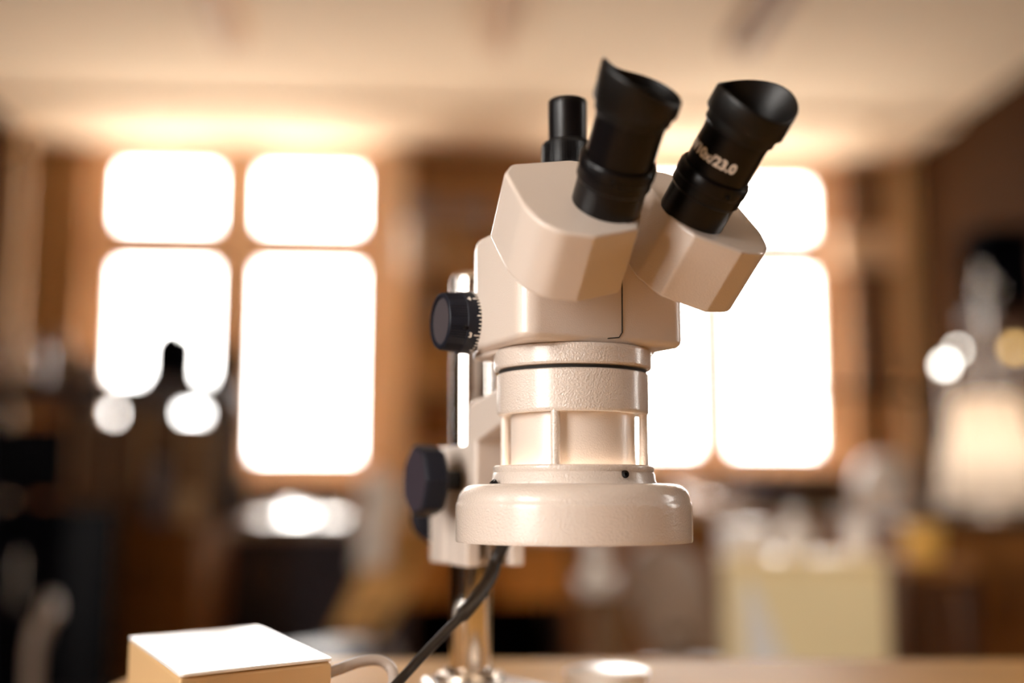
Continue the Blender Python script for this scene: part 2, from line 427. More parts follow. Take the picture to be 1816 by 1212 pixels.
for ang in (-41.5, 48.5, 138.5, 228.5):
    t = radians(ang) - A * 0
    # angle is measured from the camera side; the head itself is turned 25 degrees
    tt = radians(ang + 0)
    x = 39.4 * sin(tt); f = 39.4 * cos(tt)
    p = L3(x, f, 0)
    rod = obj('support_rod', lathe([(0, hz(14)), (.0025, hz(14)), (.0025, hz(46)), (0, hz(46))], 24, Matrix.Translation((p.x, p.y, 0))), 'ivory', ms)
# --- ring light: collar and housing
ring('light_collar', [(40.4, 16.4), (43.4, 16.4), (44.3, 15.6), (44.5, 13.6), (44.0, 12.7), (44.6, 11.8), (45.0, 8.2), (45.8, 7.0), (45.8, 2), (40.4, 2)])
prof = [(40, 6.6), (52, 6.4)]
for k in range(9):
    t = radians(90 - 82 * k / 8)
    prof.append((54.3 + 9.6 * cos(t), -3.2 + 9.6 * sin(t)))
prof += [(64.0, -3.2), (64.6, -4.0), (64.78, -5.2), (64.8, -6.5), (64.8, -22.4), (64.8, -23.8), (64.5, -24.8), (63.6, -24.8), (62.6, -23), (62.4, -6), (54, 3.6), (40, 3.6)]
rl_ = ring('ring_light', prof)
ring('light_reflector', [(38.4, -14), (60.8, -11), (61, -12.2), (38.4, -16)], 'white', parent=rl_)
ring('lamp_tube', [(41.2 + 3.2 * cos(2 * pi * k / 14), -6.5 + 3.0 * sin(2 * pi * k / 14)) for k in range(14)], 'lamp', parent=rl_)
def screw(parent, pos, nrm, r=0.0021, name='set_screw'):
    z = Vector(nrm).normalized(); x = z.orthogonal().normalized(); y = z.cross(x)
    bm = lathe([(0, .0002), (r * .42, .0002), (r * .5, .0010), (r * .9, .0012), (r, .0006), (r, -.002), (0, -.002)], 24, frame_mtx(pos, x, y, z))
    return obj(name, bm, 'black', parent)
# a point of the collar's front seen at px column u: angle from camera side a -> local angle
for ang, rr, zz in ((34.0 + 0, 44.6, 11.2), (-63, 49.0, 6.8)):
    lo = radians(ang - 25)
    p = L3(rr * sin(lo), rr * cos(lo), zz)
    screw(ms, p, (sin(lo), -cos(lo), 0.0 if zz > 8 else 1.2))
# --- arm to the post
ar = [(-106, -8), (-106, 53.2), (-101, 58.2), (-43, 65.0), (-30, 65.0), (-30, 45.2), (-42, 45.2), (-90, 33.0), (-90, -8)]
def fz_prism(pts, r0, r1):
    bm = bmesh.new()
    a = [bm.verts.new(L3(r0, f, z)) for f, z in pts]; b = [bm.verts.new(L3(r1, f, z)) for f, z in pts]
    bm.faces.new(a); bm.faces.new(b[::-1]); n = len(pts)
    for i in range(n): bm.faces.new((a[i], a[(i + 1) % n], b[(i + 1) % n], b[i]))
    return bm
obj('arm', fz_prism(ar, -20, 20), 'ivory', ms, bevel=0.0022)
# --- focus bracket
bk = obj('focus_bracket', fz_prism([(-168, 32), (-124, 32), (-124, -44), (-168, -44)], -20, 20), 'ivory', ms, bevel=0.002)
for r0, r1 in ((-20, -11), (11, 20)):
    obj('bracket_cheek', fz_prism([(-124.5, 32), (-106, 32), (-104, 30), (-104, -44), (-124.5, -44)], r0, r1), 'ivory', ms, bevel=0.002)
obj('post_sleeve', lathe([(.0138, hz(-42)), (.0215, hz(-42)), (.0215, hz(28)), (.0205, hz(30)), (.0138, hz(30))], 64, Tp, closed=True), 'ivory', ms)
obj('rack_cover', boxes((-.0035, .0035, .108, .125, hz(-43), hz(28))), 'steel', ms, bevel=0.002)
# --- focus knob
ZF = 9.5; FF = PF + 27.5
def xknob(prof, f, z, sgn, fn=None, segs=96):
    # prof (radius, distance outwards from r = base); axis along -r (sgn=-1) or +r
    m = frame_mtx(L3(0, f, z), (0, -1 if sgn < 0 else 1, 0), (0, 0, 1), (-1 if sgn < 0 else 1, 0, 0))
    return lathe([(r / 1000, d / 1000) for r, d in prof], segs, m, fn)
def hexfn(lo, hi, n=8, depth=0.07):
    def f(i, t, r, z):
        if i < lo or i > hi: return r, z
        k = abs(((t * n / (2 * pi)) % 1) - 0.5) * 2
        return r * (1 - depth * (1 - k) ** 1.0), z
    return f
for sgn in (-1, 1):
    obj('focus_shaft', xknob([(0, 18), (6.4, 18), (6.4, 34), (0, 34)], FF, ZF, sgn, segs=40), 'black', ms)
    def fkn(i, t, r, z):
        if i in (0, 8): return 1e-5, z
        n = 7
        k = ((t / (2 * pi) * n) % 1) - 0.5
        return r * cos(pi / n * 0.85) / cos(k * 2 * pi / n * 0.85), z
    obj('focus_knob', xknob([(0, 34), (17, 34), (21.5, 35), (23.0, 37), (23.0, 47), (22.2, 49), (20.6, 50), (12, 50), (0, 50)], FF, ZF, sgn, fn=fkn), 'knob', ms, smooth=30)
    def ffn(i, t, r, z):
        k = ((t / (2 * pi) * 7) % 1) - 0.5
        return max(1e-5, r * cos(pi / 7 * 0.85) / cos(k * 2 * pi / 7 * 0.85)), z
    obj('knob_cap', xknob([(0, 49.5), (20.2, 49.5), (20.2, 50.3), (0, 50.3)], FF, ZF, sgn, fn=ffn), 'knobcap2', [o for o in ms.children if o.name.startswith('focus_knob')][-1], smooth=30)
km = frame_mtx(L3(-13, -166, -14), (1, 0, 0), (0, 0, 1), (0, 1, 0))
obj('clamp_knob', lathe([(0, 0), (.005, 0), (.005, .003), (.0160, .003), (.0175, .0045), (.0175, .011), (.0160, .0125), (0, .0125)], 48, km), 'knob', ms)
# --- thumb screw on ring mount
tx = frame_mtx(L3(0, 0, 55.6), (0, 1, 0), (0, 0, 1), (cos(radians(13)), sin(radians(13)), 0))
obj('thumb_screw', lathe([(0, .040), (.0030, .040), (.0030, .0455), (.0053, .0465), (.0057, .048), (.0057, .0520), (.0048, .0535), (0, .0537)], 40, tx), 'knobblue', ms)

# --- head body
foot = roundpoly([(-.050, -.040), (.050, -.040), (.050, .020), (.040, .047), (-.040, .047), (-.050, .020)], [.011, .009, .012, .014, .014, .012], 8)
bm = prism(foot, hz(80.2), hz(144))
geo = bm.verts[:] + bm.edges[:] + bm.faces[:]
pn = Vector((0, -1, 1)).normalized()
r_ = bmesh.ops.bisect_plane(bm, geom=geo, plane_co=L3(0, 0, 166.5), plane_no=pn, clear_outer=True)
ed = [e for e in r_['geom_cut'] if isinstance(e, bmesh.types.BMEdge)]
bmesh.ops.edgenet_fill(bm, edges=ed)
obj('head_body', bm, 'ivory_smooth', ms, bevel=0.0042, segs=4, smooth=30)
# underside chin that carries the zoom knobs
obj('head_underside', prism(roundpoly([(-.044, .000), (.044, .000), (.044, .046), (-.044, .046)], .010), hz(77.5), hz(82)), 'ivory_smooth', ms, bevel=0.0015)
# seam on the front
sb = tube([L3(-2, 40.1, 144), L3(6.2, 40.15, 129), L3(8.6, 40.15, 125.5), L3(9.0, 40.15, 110), L3(8.8, 40.15, 86.5), L3(6.8, 40.0, 83.6), L3(0, 39.5, 82.8)], 0.00035, 6)
obj('front_seam', sb, 'seam', ms)
# --- trinocular photo tube
T3 = Matrix.Translation(L3(0, -4, 0) - Vector((0, 0, H0)))
hump = prism(roundpoly([(-.021, -.022), (.021, -.022), (.021, .034), (-.021, .034)], .014), hz(140), hz(176))
obj('photo_port_block', hump, 'ivory_smooth', ms, bevel=0.006)
def knurl(lo, hi, n, d):
    def f(i, t, r, z):
        if lo <= i <= hi: return r - (d if (int(t / (2 * pi) * n * 2 + .25) % 2) else 0), z
        return r, z
    return f
obj('photo_tube', lathe([(.010, hz(175)), (.0152, hz(175)), (.0152, hz(181)), (.0112, hz(203)), (.0112, hz(223)), (.0113, hz(226)), (.0106, hz(227)), (.0096, hz(227)), (.0094, hz(214)), (.0005, hz(213))], 72, T3), 'black', ms, smooth=40)
obj('photo_tube_ring', lathe([(.0110, hz(186)), (.0146, hz(186)), (.0152, hz(187.5)), (.0152, hz(199)), (.0145, hz(201)), (.0110, hz(202.6))], 240, T3, fn=knurl(2, 3, 60, .0005)), 'black', ms, smooth=20)

# --- binocular housings + eyepieces
t45 = radians(45); DL = radians(6)
F_ = Vector((0, -1, 0)); R_ = Vector((1, 0, 0)); Z_ = Vector((0, 0, 1))
E0 = F_ * cos(t45) + Z_ * sin(t45); U0 = -F_ * sin(t45) + Z_ * cos(t45)
out = [(-17, -7), (-9, -22), (17.0, -29.0), (33, -25.5), (41, -17), (45.0, -2), (44.5, 29), (38, 38), (4, 44), (-9, 42), (-17, 22)]
orad = [7, 3.5, 4.0, 14, 16, 22, 6, 6, 10, 7, 12]
for sg in (-1, 1):
    E = (E0 * cos(DL) + R_ * sg * sin(DL)).normalized()
    X = (R_ * cos(DL) - E0 * sg * sin(DL)).normalized()
    P = L3(sg * 25.16, 83.9, 142.85)
    pts = roundpoly([(x * sg / 1000, u / 1000) for x, u in out], [r / 1000 for r in orad])
    hs = obj('prism_housing', prism(pts, -0.039, 0.0, frame_mtx(P, X, U0, E)), 'ivory_smooth', ms, bevel=0.0019, smooth=25)
    FM = frame_mtx(P, X, U0, E)
    def lz(prof, segs=96, fn=None): return lathe([(r / 1000, z / 1000) for r, z in prof], segs, FM, fn)
    ep = obj('eyepiece', lz([(10, -1), (17.4, -1), (17.4, 13.0), (18.6, 14.5), (18.6, 19.5), (19.0, 20), (19.0, 24.6), (18.2, 26.2), (17.4, 26.4), (17.2, 25.0), (16.6, 25.0), (16.9, 28), (16.9, 45), (16.9, 47), (12, 47)]), 'black', ms, smooth=30)
    obj('retaining_ring', lz([(16.6, 46.0), (17.1, 46.0), (17.1, 49.4), (16.6, 49.4)], 96), 'black', ep)
    if 0: obj('clamp_ring_line', lz([(18.4, 19.3), (18.75, 19.3), (18.75, 19.75), (18.4, 19.75)], 96), 'steel', ep)
    # eyecup, its shield rises on the outer side
    tab = ([(0, 60.8), (35, 61), (65, 61.3), (97, 62.3), (114, 65.5), (134, 70.8), (155, 73), (175, 73.6), (193, 73.2), (228, 72.3), (258, 68.5), (273, 66.8), (291, 64.8), (320, 62)] if sg < 0 else
           [(15, 74.8), (39, 74), (60, 71.5), (77, 69.2), (99, 66.2), (118, 64.6), (145, 65.6), (175, 67.4), (201, 67.2), (228, 66.8), (255, 66), (280, 65.8), (300, 66.9), (320, 69.5), (339, 72.2)])
    tab = [(a - 360, h) for a, h in tab[-3:]] + tab + [(a + 360, h) for a, h in tab[:3]]
    def lin(d, tab=tab):
        d %= 360
        for (a, h), (b, g) in zip(tab, tab[1:]):
            if a <= d <= b: return (h + (g - h) * (d - a) / (b - a)) / 1000
        return .065
    def rim(t, lin=lin):
        d = math.degrees(t); wsum = hsum = 0
        for k in range(-8, 9):
            q = math.exp(-(k * 3.0 / 11) ** 2 / 2); wsum += q; hsum += q * lin(d + k * 3.0)
        return hsum / wsum
    def cupfn(i, t, r, z):
        h = rim(t)
        if 6 <= i <= 12:
            return r, h + z
        return r, z
    cup = lathe([(r / 1000, z / 1000) for r, z in [(16.5, 49.4), (18.2, 49.4), (18.5, 49.8), (18.6, 54.6), (20.3, 54.8), (20.6, 55.3), (20.6, -1.8), (20.5, -.6), (20.1, 0), (19.7, -.1), (19.3, -.8), (18.9, -3.0), (18.4, -4.6), (16.8, 56.0), (16.5, 54.2), (15.2, 54.0), (14.8, 52.5), (11, 52)]], 180, FM, cupfn)
    obj('eyecup', cup, 'rubber', ep, smooth=32)
    lensb = lathe([(0, .0535)] + [(.0118 * sin(q), .0505 + .003 * cos(q)) for q in (0.4, 0.8, 1.2, 1.57)] + [(.0118, .048)], 48, FM)
    obj('eye_lens', lensb, 'lens', ep)
    # small clamp screw
    av = radians(-124 if sg > 0 else -150)
    d3 = X * cos(av + .55) + U0 * sin(av + .55)
    screw(ep, P + E * .0222 + d3 * .0189, d3, .0011)
    if sg > 0:
        VA = radians(-124.6)
        def wrap(x, y, z, a0=VA):
            an = a0 + radians(-111) + x / .0170
            return P + (X * cos(an) + U0 * sin(an)) * (.01692 + z) + E * (.0335 + y)
        obj('lettering', text_bm('GSW10x/23.0', .0070, wrap, .00016, off=.03), 'white_print', ep, smooth=0, recalc=False)

# --- zoom knobs
ZK = 97.2; FK = -30.0
KB = 47.0
for sg in (-1, 1):
    obj('zoom_shaft', xknob([(0, 30), (12.5, 30), (12.5, 50.5), (0, 50.5)], FK, ZK, sg, segs=48), 'ivory_smooth', ms)
    KM = frame_mtx(L3(0, FK, ZK), (0, -1 if sg < 0 else 1, 0), (0, 0, 1), (-1 if sg < 0 else 1, 0, 0))
    def kfn(i, t, r, z):
        if 4 <= i <= 5:
            g = (t / (2 * pi) * 9) % 1
            if g < .62: return r - (0.00045 if (int(t / (2 * pi) * 72 * 2) % 2) else 0), z
        return r, z
    zk = obj('zoom_knob', lathe([(r / 1000, (KB + d) / 1000) for r, d in
        [(10, 1.5), (17.2, 1.5), (17.7, 2.2), (17.4, 10.4), (16.9, 10.9), (16.3, 19.6), (15.8, 20.6), (15.0, 21.2), (13.6, 21.2), (13.0, 19.8), (0.01, 19.8)]], 288, KM, kfn), 'knob', ms, smooth=25)
    obj('knob_cap', lathe([(0, (KB + 20.1) / 1000), (.0129, (KB + 20.1) / 1000), (.0129, (KB + 19) / 1000), (0, (KB + 19) / 1000)], 64, KM), 'knobface', zk)
    if sg < 0:
        # angle 0 = towards local -y (front); up = +z
        def cyl(x, ang, rad):     # x = distance from r=0 outwards
            return Vector((-x, -cos(ang) * rad, sin(ang) * rad)) + L3(0, FK, ZK)
        tk = bmesh.new()
        c3 = -31.0; step = 7.3
        for k in range(-6, 17):
            a0 = radians(c3 + step * k)
            ln = .0036 if k % 10 == 0 else (.0026 if k % 5 == 0 else .0014)
            hw = .00030 / .0176
            x1 = (KB + 3.0) / 1000; x0 = x1
            vs = []
            for (xx, aa) in ((x1, a0 - hw), (x1 + ln, a0 - hw), (x1 + ln, a0 + hw), (x1, a0 + hw)):
                vs.append(tk.verts.new(cyl(xx, aa, .01775 - (xx - x1) * .03)))
            tk.faces.new(vs)
            vs2 = [tk.verts.new(v.co + (v.co - (L3(0, FK, ZK) + Vector((v.co.x, 0, 0)))) * 0 ) for v in vs]
            bmesh.ops.delete(tk, geom=vs2, context='VERTS')
        bmesh.ops.solidify(tk, geom=tk.faces[:], thickness=0.00012)
        obj('scale_ticks', tk, 'white_print', zk, smooth=0)
        for ch, k in (('3', 0), ('4', 10), ('4.5', 15)):
            a0 = radians(c3 + step * k)
            def nw(x, y, z, a0=a0, wd=.0019 * len(ch)):
                return cyl((KB + 9.8) / 1000 - x + (0.0006 if len(ch) > 1 else 0), a0 + (y - .0014) / .0176, .01758 + z)
            obj('scale_number', text_bm(ch, .0042, nw, .00018), 'white_print', zk, smooth=0, recalc=False)
        screw(zk, cyl((KB + 12.6) / 1000, radians(-17), .01675), (0, -cos(radians(-17)), sin(radians(-17))), .0011, 'grub_screw')

# ================================================================== POWER BOX AND CABLES
bt = []
zb = -0.088
def onz(u, v, z): r = cam_ray(u, v); return Vector(r * (z / r.z))
pA = onz(318, 1197, zb); pB = onz(590, 1167, zb); pC = onz(228, 1130, zb); pD = onz(460, 1112, zb)
bw = (pB - pA); bd = (pC - pA)
cx = (pA + pB + pC + pD) / 4
ang = atan2(bw.y, bw.x)
bw_, bd_ = 0.096, 0.165
pb = thing('power_supply_box', 'white-topped metal box with tan sides beside the microscope base', 'box', (cx.x, cx.y, TZ), ang)
bh = CZ + zb - TZ
sk = [(-.5, -.5), (.5, -.5), (.5, .5), (-.5, .5)]
ex = Vector((cos(ang), sin(ang), 0)); ey = Vector((-sin(ang), cos(ang), 0))
loc = [((q - cx).dot(ex), (q - cx).dot(ey)) for q in (pA, pB, pD, pC)]
body = [(x * .995, y * .995) for x, y in loc]
obj('box_body', prism(body, 0.004, bh - 0.0022), 'box', pb, bevel=0.002)
obj('box_lid', prism(roundpoly(loc, .003), bh - 0.0018, bh), 'boxtop', pb, bevel=0.0007)
for x, y in loc:
    obj('rubber_foot', lathe([(0, 0), (.006, 0), (.0065, .004), (0, .004)], 24, Matrix.Translation((x * .82, y * .88, 0))), 'rubber', pb)
def W(u, v, Y): return at(u, v, Y)
# black lamp cable: from behind the ring light down to the left
p0 = Vector((AXX, AXY, TZ)) + Matrix.Rotation(A, 3, 'Z') @ L3(-2, -62, -6)
path = catmull([p0, W(884, 985, .725), W(868, 1028, .715), W(836, 1074, .70), W(790, 1122, .69), W(742, 1172, .68), W(705, 1212, .67), W(655, 1262, .665), W(600, 1285, .67)], 8)
path = [Vector((p.x, p.y, max(p.z, TZ + .0030))) for p in path]
tag(obj('lamp_cable', tube(path, [.0042 if i < 28 else (.0028) for i in range(len(path))], 16), 'cable'), 'black cable slanting from the ring light down past the chrome post', 'cable')
gp = catmull([W(578, 1196, .668), W(600, 1188, .672), W(640, 1174, .68), W(672, 1172, .685), W(692, 1184, .685), W(698, 1205, .68), W(692, 1235, .675), W(690, 1262, .67)], 8)
gp = [Vector((p.x, p.y, max(p.z, TZ + .0032))) for p in gp]
tag(obj('power_cable', tube(gp, .0031, 16), 'cablegrey'), 'glossy grey cable arching out of the right side of the white-topped box', 'cable')

# ================================================================== THE LABORATORY BEHIND
def P2(u, Y): return (u - 908) / (FPX * cos(PITCH)) * Y * 1.0
def X_at(u, Y, v=880): return at(u, v, Y).x
def Z_at(v, Y): return at(908, v, Y).z
def rbox(name, x0, x1, d0, d1, z0, z1, m, parent, bevel=0.004, **k):
    return obj(name, boxes((x0, x1, d0, d1, z0, z1)), m, parent, bevel=bevel, **k)
RZ = TH
def place(name, label, cat, u0, u1, Y, z=0.0, group=None, rz=RZ, v=880):
    """root at the middle of the front edge seen between two columns; returns root, width"""
    xa = X_at(u0, Y, v); xb = X_at(u1, Y, v)
    return thing(name, label, cat, ((xa + xb) / 2, Y, z), rz, group), xb - xa

# --- benches -------------------------------------------------------------
def cabinet(name, label, cat, u0, u1, Y, top, depth, mb, mt, doors, mh='steel', group=None, overhang=.01, plinth=.08, open_from=None):
    r, wd = place(name, label, cat, u0, u1, Y, 0, group)
    h = wd / 2
    rbox('carcass', -h, h, 0.02, depth, plinth, top - .03, mb, r)
    rbox('plinth', -h + .02, h - .02, 0.05, depth - .02, 0, plinth, 'charcoal', r)
    rbox('worktop', -h - overhang, h + overhang, -0.01, depth + .005, top - .03, top, mt, r)
    n = doors; dw = 2 * h / n
    for i in range(n):
        d = rbox('door', -h + i * dw + .006, -h + (i + 1) * dw - .006, 0.0, .02, plinth + .01, top - .04, mb, r)
        sx = (-h + (i + 1) * dw - .05) if i % 2 == 0 else (-h + i * dw + .05)
        obj('handle', boxes((sx - .006, sx + .006, -.03, -.02, top - .26, top - .12), (sx - .006, sx + .006, -.02, 0, top - .26, top - .245), (sx - .006, sx + .006, -.02, 0, top - .135, top - .12)), mh, d, bevel=.002)
    return r, wd
TOP1 = Z_at(903, 3.2)
cabinet('storage_cabinet', 'black low cabinet under the dark monitor at the far left', 'cabinet', -90, 118, 3.2, TOP1, .55, 'charcoal', 'charcoal', 2)
TOP2 = Z_at(930, 3.95)
cabinet('wooden_cabinet', 'dark brown wooden cabinet behind the black one, carrying the shelf rack', 'cabinet', -120, 352, 3.95, TOP2, .6, 'wood_brown', 'wood_brown', 4, 'wood_dark')
TOP3 = Z_at(934, 4.7)
cabinet('laboratory_bench', 'dark slate fronted bench below the left window', 'bench', 352, 712, 4.7, TOP3, .6, 'slate', 'grey', 3)
TOPM = Z_at(906, 4.7)
cabinet('laboratory_bench', 'tan topped bench below the right window', 'bench', 1175, 1660, 4.7, TOPM, .6, 'wood_brown', 'tan', 3)
TOPL = Z_at(918, 3.0)
cabinet('wooden_cabinet', 'dark wooden cabinet under the white lampshade at right', 'cabinet', 1600, 1900, 3.0, TOPL, .55, 'wood_brown', 'wood_dark', 2, 'wood_dark')
# desk with orange drawers behind the post
r, wd = place('wooden_desk', 'orange-brown wooden desk with a dark kneehole behind the chrome post', 'desk', 715, 1012, 3.9, 0)
h = wd / 2; zt_ = Z_at(948, 3.9); zd = Z_at(1068, 3.9)
rbox('desktop', -h - .02, h + .02, -.03, .6, zt_ - .03, zt_, 'wood_brown', r)
for i in range(2):
    d = rbox('drawer', -h + i * h + .008, -h + (i + 1) * h - .008, -.01, .5, zd, zt_ - .035, 'wood_orange', r)
    obj('knob', lathe([(0, 0), (.008, 0), (.013, .012), (.010, .02), (0, .022)], 20, Matrix.Translation((-h / 2 + i * h, -.01, (zd + zt_) / 2)) @ Matrix.Rotation(pi / 2, 4, 'X')), 'wood_dark', d)
for sx in (-1, 1):
    rbox('side_panel', min(sx * h, sx * (h - .03)), max(sx * h, sx * (h - .03)), .0, .58, 0, zt_ - .03, 'wood_dark', r)
rbox('back_panel', -h + .03, h - .03, .54, .56, .05, zd, 'charcoal', r)

# --- monitor -------------------------------------------------------------
r, wd = place('monitor', 'black flat monitor standing on the black cabinet at far left', 'monitor', -40, 110, 3.35, TOP1)
zb_ = Z_at(882, 3.35) - TOP1; zt2 = Z_at(752, 3.35) - TOP1; h = wd / 2
rbox('bezel', -h, h, 0, .035, zb_, zt2, 'charcoal', r, .006)
rbox('screen', -h + .012, h - .012, -.002, .004, zb_ + .02, zt2 - .012, 'screen', r, .001)
rbox('neck', -.03, .03, .03, .05, .012, zb_ + .1, 'charcoal', r)
obj('foot', prism(roundpoly([(-.11, -.07), (.11, -.07), (.11, .10), (-.11, .10)], .03), 0, .012), 'charcoal', r, bevel=.003)

# --- bent tube chair at bottom left ---------------------------------------
r, wd = place('chair', 'steel tube chair with black seat in the dark lower left corner', 'chair', 36, 86, 2.25, 0, rz=radians(-68), v=1150)
zc_ = Z_at(1092, 2.25)
bt_ = [(-.23, .05, .02), (-.22, .08, .42), (-.205, .10, zc_ - .06), (-.17, .11, zc_), (.0, .12, zc_ + .005), (.0, .12, zc_ + .004)]
off = -.20
for sx, nm in ((0, 'back_tube'),):
    pth = catmull([(-.02, 0, .01), (-.005, .0, .45), (.015, .0, zc_ - .05), (.0, .02, zc_ - .006), (-.05, .03, zc_), (-.36, .03, zc_), (-.40, .02, zc_ - .05), (-.42, 0, .45), (-.44, 0, .01)], 6)
    obj(nm, tube(pth, .013, 12), 'grey', r)
obj('seat', prism(roundpoly([(-.43, -.03), (.01, -.03), (.0, .42), (-.42, .42)], .04), .43, .465), 'charcoal', r, bevel=.008)
for x, y in ((-.40, .38), (-.02, .38)):
    obj('leg', tube([(x, y, 0), (x, y, .43)], .012, 12), 'grey', r)
obj('backrest', boxes((-.39, -.04, -.004, .022, zc_ - .20, zc_ - .07)), 'charcoal', r, bevel=.006)

# --- rack above the brown cabinet with instruments --------------------------
ZS = Z_at(668, 4.0)
r, wd = place('shelf_rack', 'dark thick-boarded shelf rack standing on the brown wooden cabinet', 'shelf', -110, 412, 4.12, TOP2)
h = wd / 2; zs = ZS - TOP2; ZU = .084
xr = r.location.x
rbox('shelf', -h, h, -.02, .26, zs - ZU, zs, 'wood_dark', r)
for x in (-h + .02, -.36, h - .02):
    rbox('upright', x - .016, x + .016, .0, .24, 0, zs - ZU, 'charcoal', r)
# dark microscope silhouette
def old_scope(label, u0, u1, v0, Y, s=1.0):
    r, wd = place('microscope', label, 'microscope', u0, u1, Y, ZS, v=640)
    h = wd / 2; ht = Z_at(v0, Y) - ZS
    obj('stand', prism(roundpoly([(-h, -.05), (h, -.05), (h, .08), (-h, .08)], .02), 0, .028), 'charcoal', r, bevel=.004)
    obj('arm', prism([(-h * .95, 0.0), (h * .95, 0.0), (h * .98, ht * .62), (h * .6, ht * .84), (-h * .6, ht * .84), (-h * .95, ht * .6)], -.03, .03, frame_mtx((0, .03, .02), (1, 0, 0), (0, 0, 1), (0, 1, 0))), 'charcoal', r, bevel=.008)
    obj('tube_head', lathe([(0, .03), (h * .4, .03), (h * .55, ht * .5), (h * .42, ht * .97), (h * .3, ht), (0, ht)], 28, Matrix.Translation((-.004, -.015, 0))), 'charcoal', r)
    return r
old_scope('dark microscope outlined against the left window on the rack', 256, 352, 578, 4.2)
old_scope('dark squat microscope at the right end of the rack beside the window bar', 374, 428, 612, 4.2)
# bottles at the left on the rack
def bottle(name, label, u0, u1, v0, m, Y, base, group=None, cap='charcoal', neck=.35, cat='bottle'):
    r, wd = place(name, label, cat, u0, u1, Y, base, group, v=v0 + 40)
    R = wd / 2; H = Z_at(v0, Y) - base
    b = obj('glass_body', lathe([(0, 0), (R * .92, 0), (R, .006), (R, H * .62), (R * .85, H * .74), (R * neck, H * .82), (R * neck, H * .93), (0, H * .93)], 32), m, r)
    obj('cap', lathe([(0, H * .90), (R * (neck + .08), H * .90), (R * (neck + .08), H), (0, H)], 24), cap, r)
    return r
bottle('bottle', 'amber bottle with a golden glint on the left of the rack', 36, 82, 600, 'amber', 4.2, ZS)
bottle('bottle', 'dark brown bottle at the far left end of the rack', -14, 26, 575, 'wood_brown', 4.2, ZS)
bottle('bottle', 'pale tan jar between amber bottle and brown box on the rack', 88, 124, 590, 'grey', 4.2, ZS, cap='tan', neck=.7, cat='jar')
def carton(label, u0, u1, v0, Y, base, depth, m='card', name='cardboard_box', cat='box', group=None, rz=RZ, flap=True, top=None):
    r, wd = place(name, label, cat, u0, u1, Y, base, group, rz=rz, v=v0 or 736)
    h = wd / 2; H = (Z_at(v0, Y) - base) if top is None else top
    rbox('box_body', -h, h, 0, depth, 0, H * .86 if flap else H - .002, m, r, .003)
    rbox('lid', -h - .002, h + .002, -.003, depth + .003, H * .86 if flap else H - .002, H, m, r, .002)
    if flap: rbox('tape', -h * .12, h * .12, -.004, depth + .004, H * .3, H + .0005, 'tan', r, .0005)
    return r
carton('brown box on the rack left of the window edge', 130, 170, 628, 4.2, ZS, .15, 'card2')
# row of cartons under the rack; daylight passes over the two low ones
HU = zs - ZU - .004
carton('tall brown box under the rack, leftmost of the row', 106, 162, 0, 4.16, TOP2, .18, 'card2', top=HU)
carton('low brown box under the rack with daylight over it, left one', 170, 202, 741, 4.16, TOP2, .18, 'card2')
carton('tall brown box under the rack, in the middle of the row', 210, 302, 0, 4.16, TOP2, .18, 'card2', top=HU)
carton('low tan box under the rack with daylight over it, right one', 310, 354, 741, 4.16, TOP2, .18, 'card')
carton('tall tan box under the rack, rightmost of the row', 362, 386, 0, 4.16, TOP2, .18, 'card', top=HU)
bottle('jar', 'small slate blue jar in front of the tall middle box', 262, 300, 806, 'bluegrey', 3.99, TOP2, cat='jar', neck=.8)
r, wd = place('round_dish', 'round tan pot standing in front of the rightmost boxes below the rack', 'pot', 312, 356, 4.02, TOP2)
H = Z_at(872, 4.0) - TOP2
obj('bowl', lathe([(0, 0), (.028, 0), (.040, H * .4), (.042, H * .9), (.039, H * .9), (.036, H * .4), (0, .01)], 36), 'tan', r)
obj('rim', lathe([(.039, H * .86), (.046, H * .88), (.046, H), (.039, H)], 36, closed=True), 'tan', r)

# --- bench under the left window -------------------------------------------
YB = 4.75
def flask(label, u, dpx, v0, Y, base, m='glassware', cat='flask', name='flask', stopper='white'):
    r, wd = place(name, label, cat, u - dpx / 2, u + dpx / 2, Y, base, v=v0)
    R = wd / 2; H = Z_at(v0, Y) - base
    pr = [(0, 0), (R * .8, 0)] + [(R * cos(q), R * .75 + R * .75 * sin(q)) for q in (-.9, -.5, 0, .5, .9, 1.2)]
    pr += [(R * .28, max(R * 1.55, H * .7)), (R * .28, H * .95), (0, H * .95)]
    obj('glass_body', lathe(pr, 36), m, r)
    obj('stopper', lathe([(0, H * .93), (R * .34, H * .93), (R * .34, H), (0, H)], 20), stopper, r)
    return r
flask('round white bellied flask at the left end of the bench below the left window', 362, 62, 862, YB, TOP3, 'white')
def tray(name, label, cat, u0, u1, Y, base, depth, m, hgt=.03, group=None, rim=True):
    r, wd = place(name, label, cat, u0, u1, Y, base, group)
    h = wd / 2
    obj('base', prism(roundpoly([(-h, 0), (h, 0), (h, depth), (-h, depth)], .012), 0, .006), m, r, bevel=.002)
    if rim:
        o_ = roundpoly([(-h, 0), (h, 0), (h, depth), (-h, depth)], .012); i_ = [(x * .96, .01 + y * (depth - .02) / depth) for x, y in o_]
        bm = bmesh.new(); n = len(o_)
        R4 = [[bm.verts.new((x, y, z)) for x, y in q] for q, z in ((o_, .004), (o_, hgt), (i_, hgt), (i_, .004))]
        for a in range(4):
            for k in range(n): bm.faces.new((R4[a][k], R4[a][(k + 1) % n], R4[(a + 1) % 4][(k + 1) % n], R4[(a + 1) % 4][k]))
        obj('rim', bm, m, r)
    return r
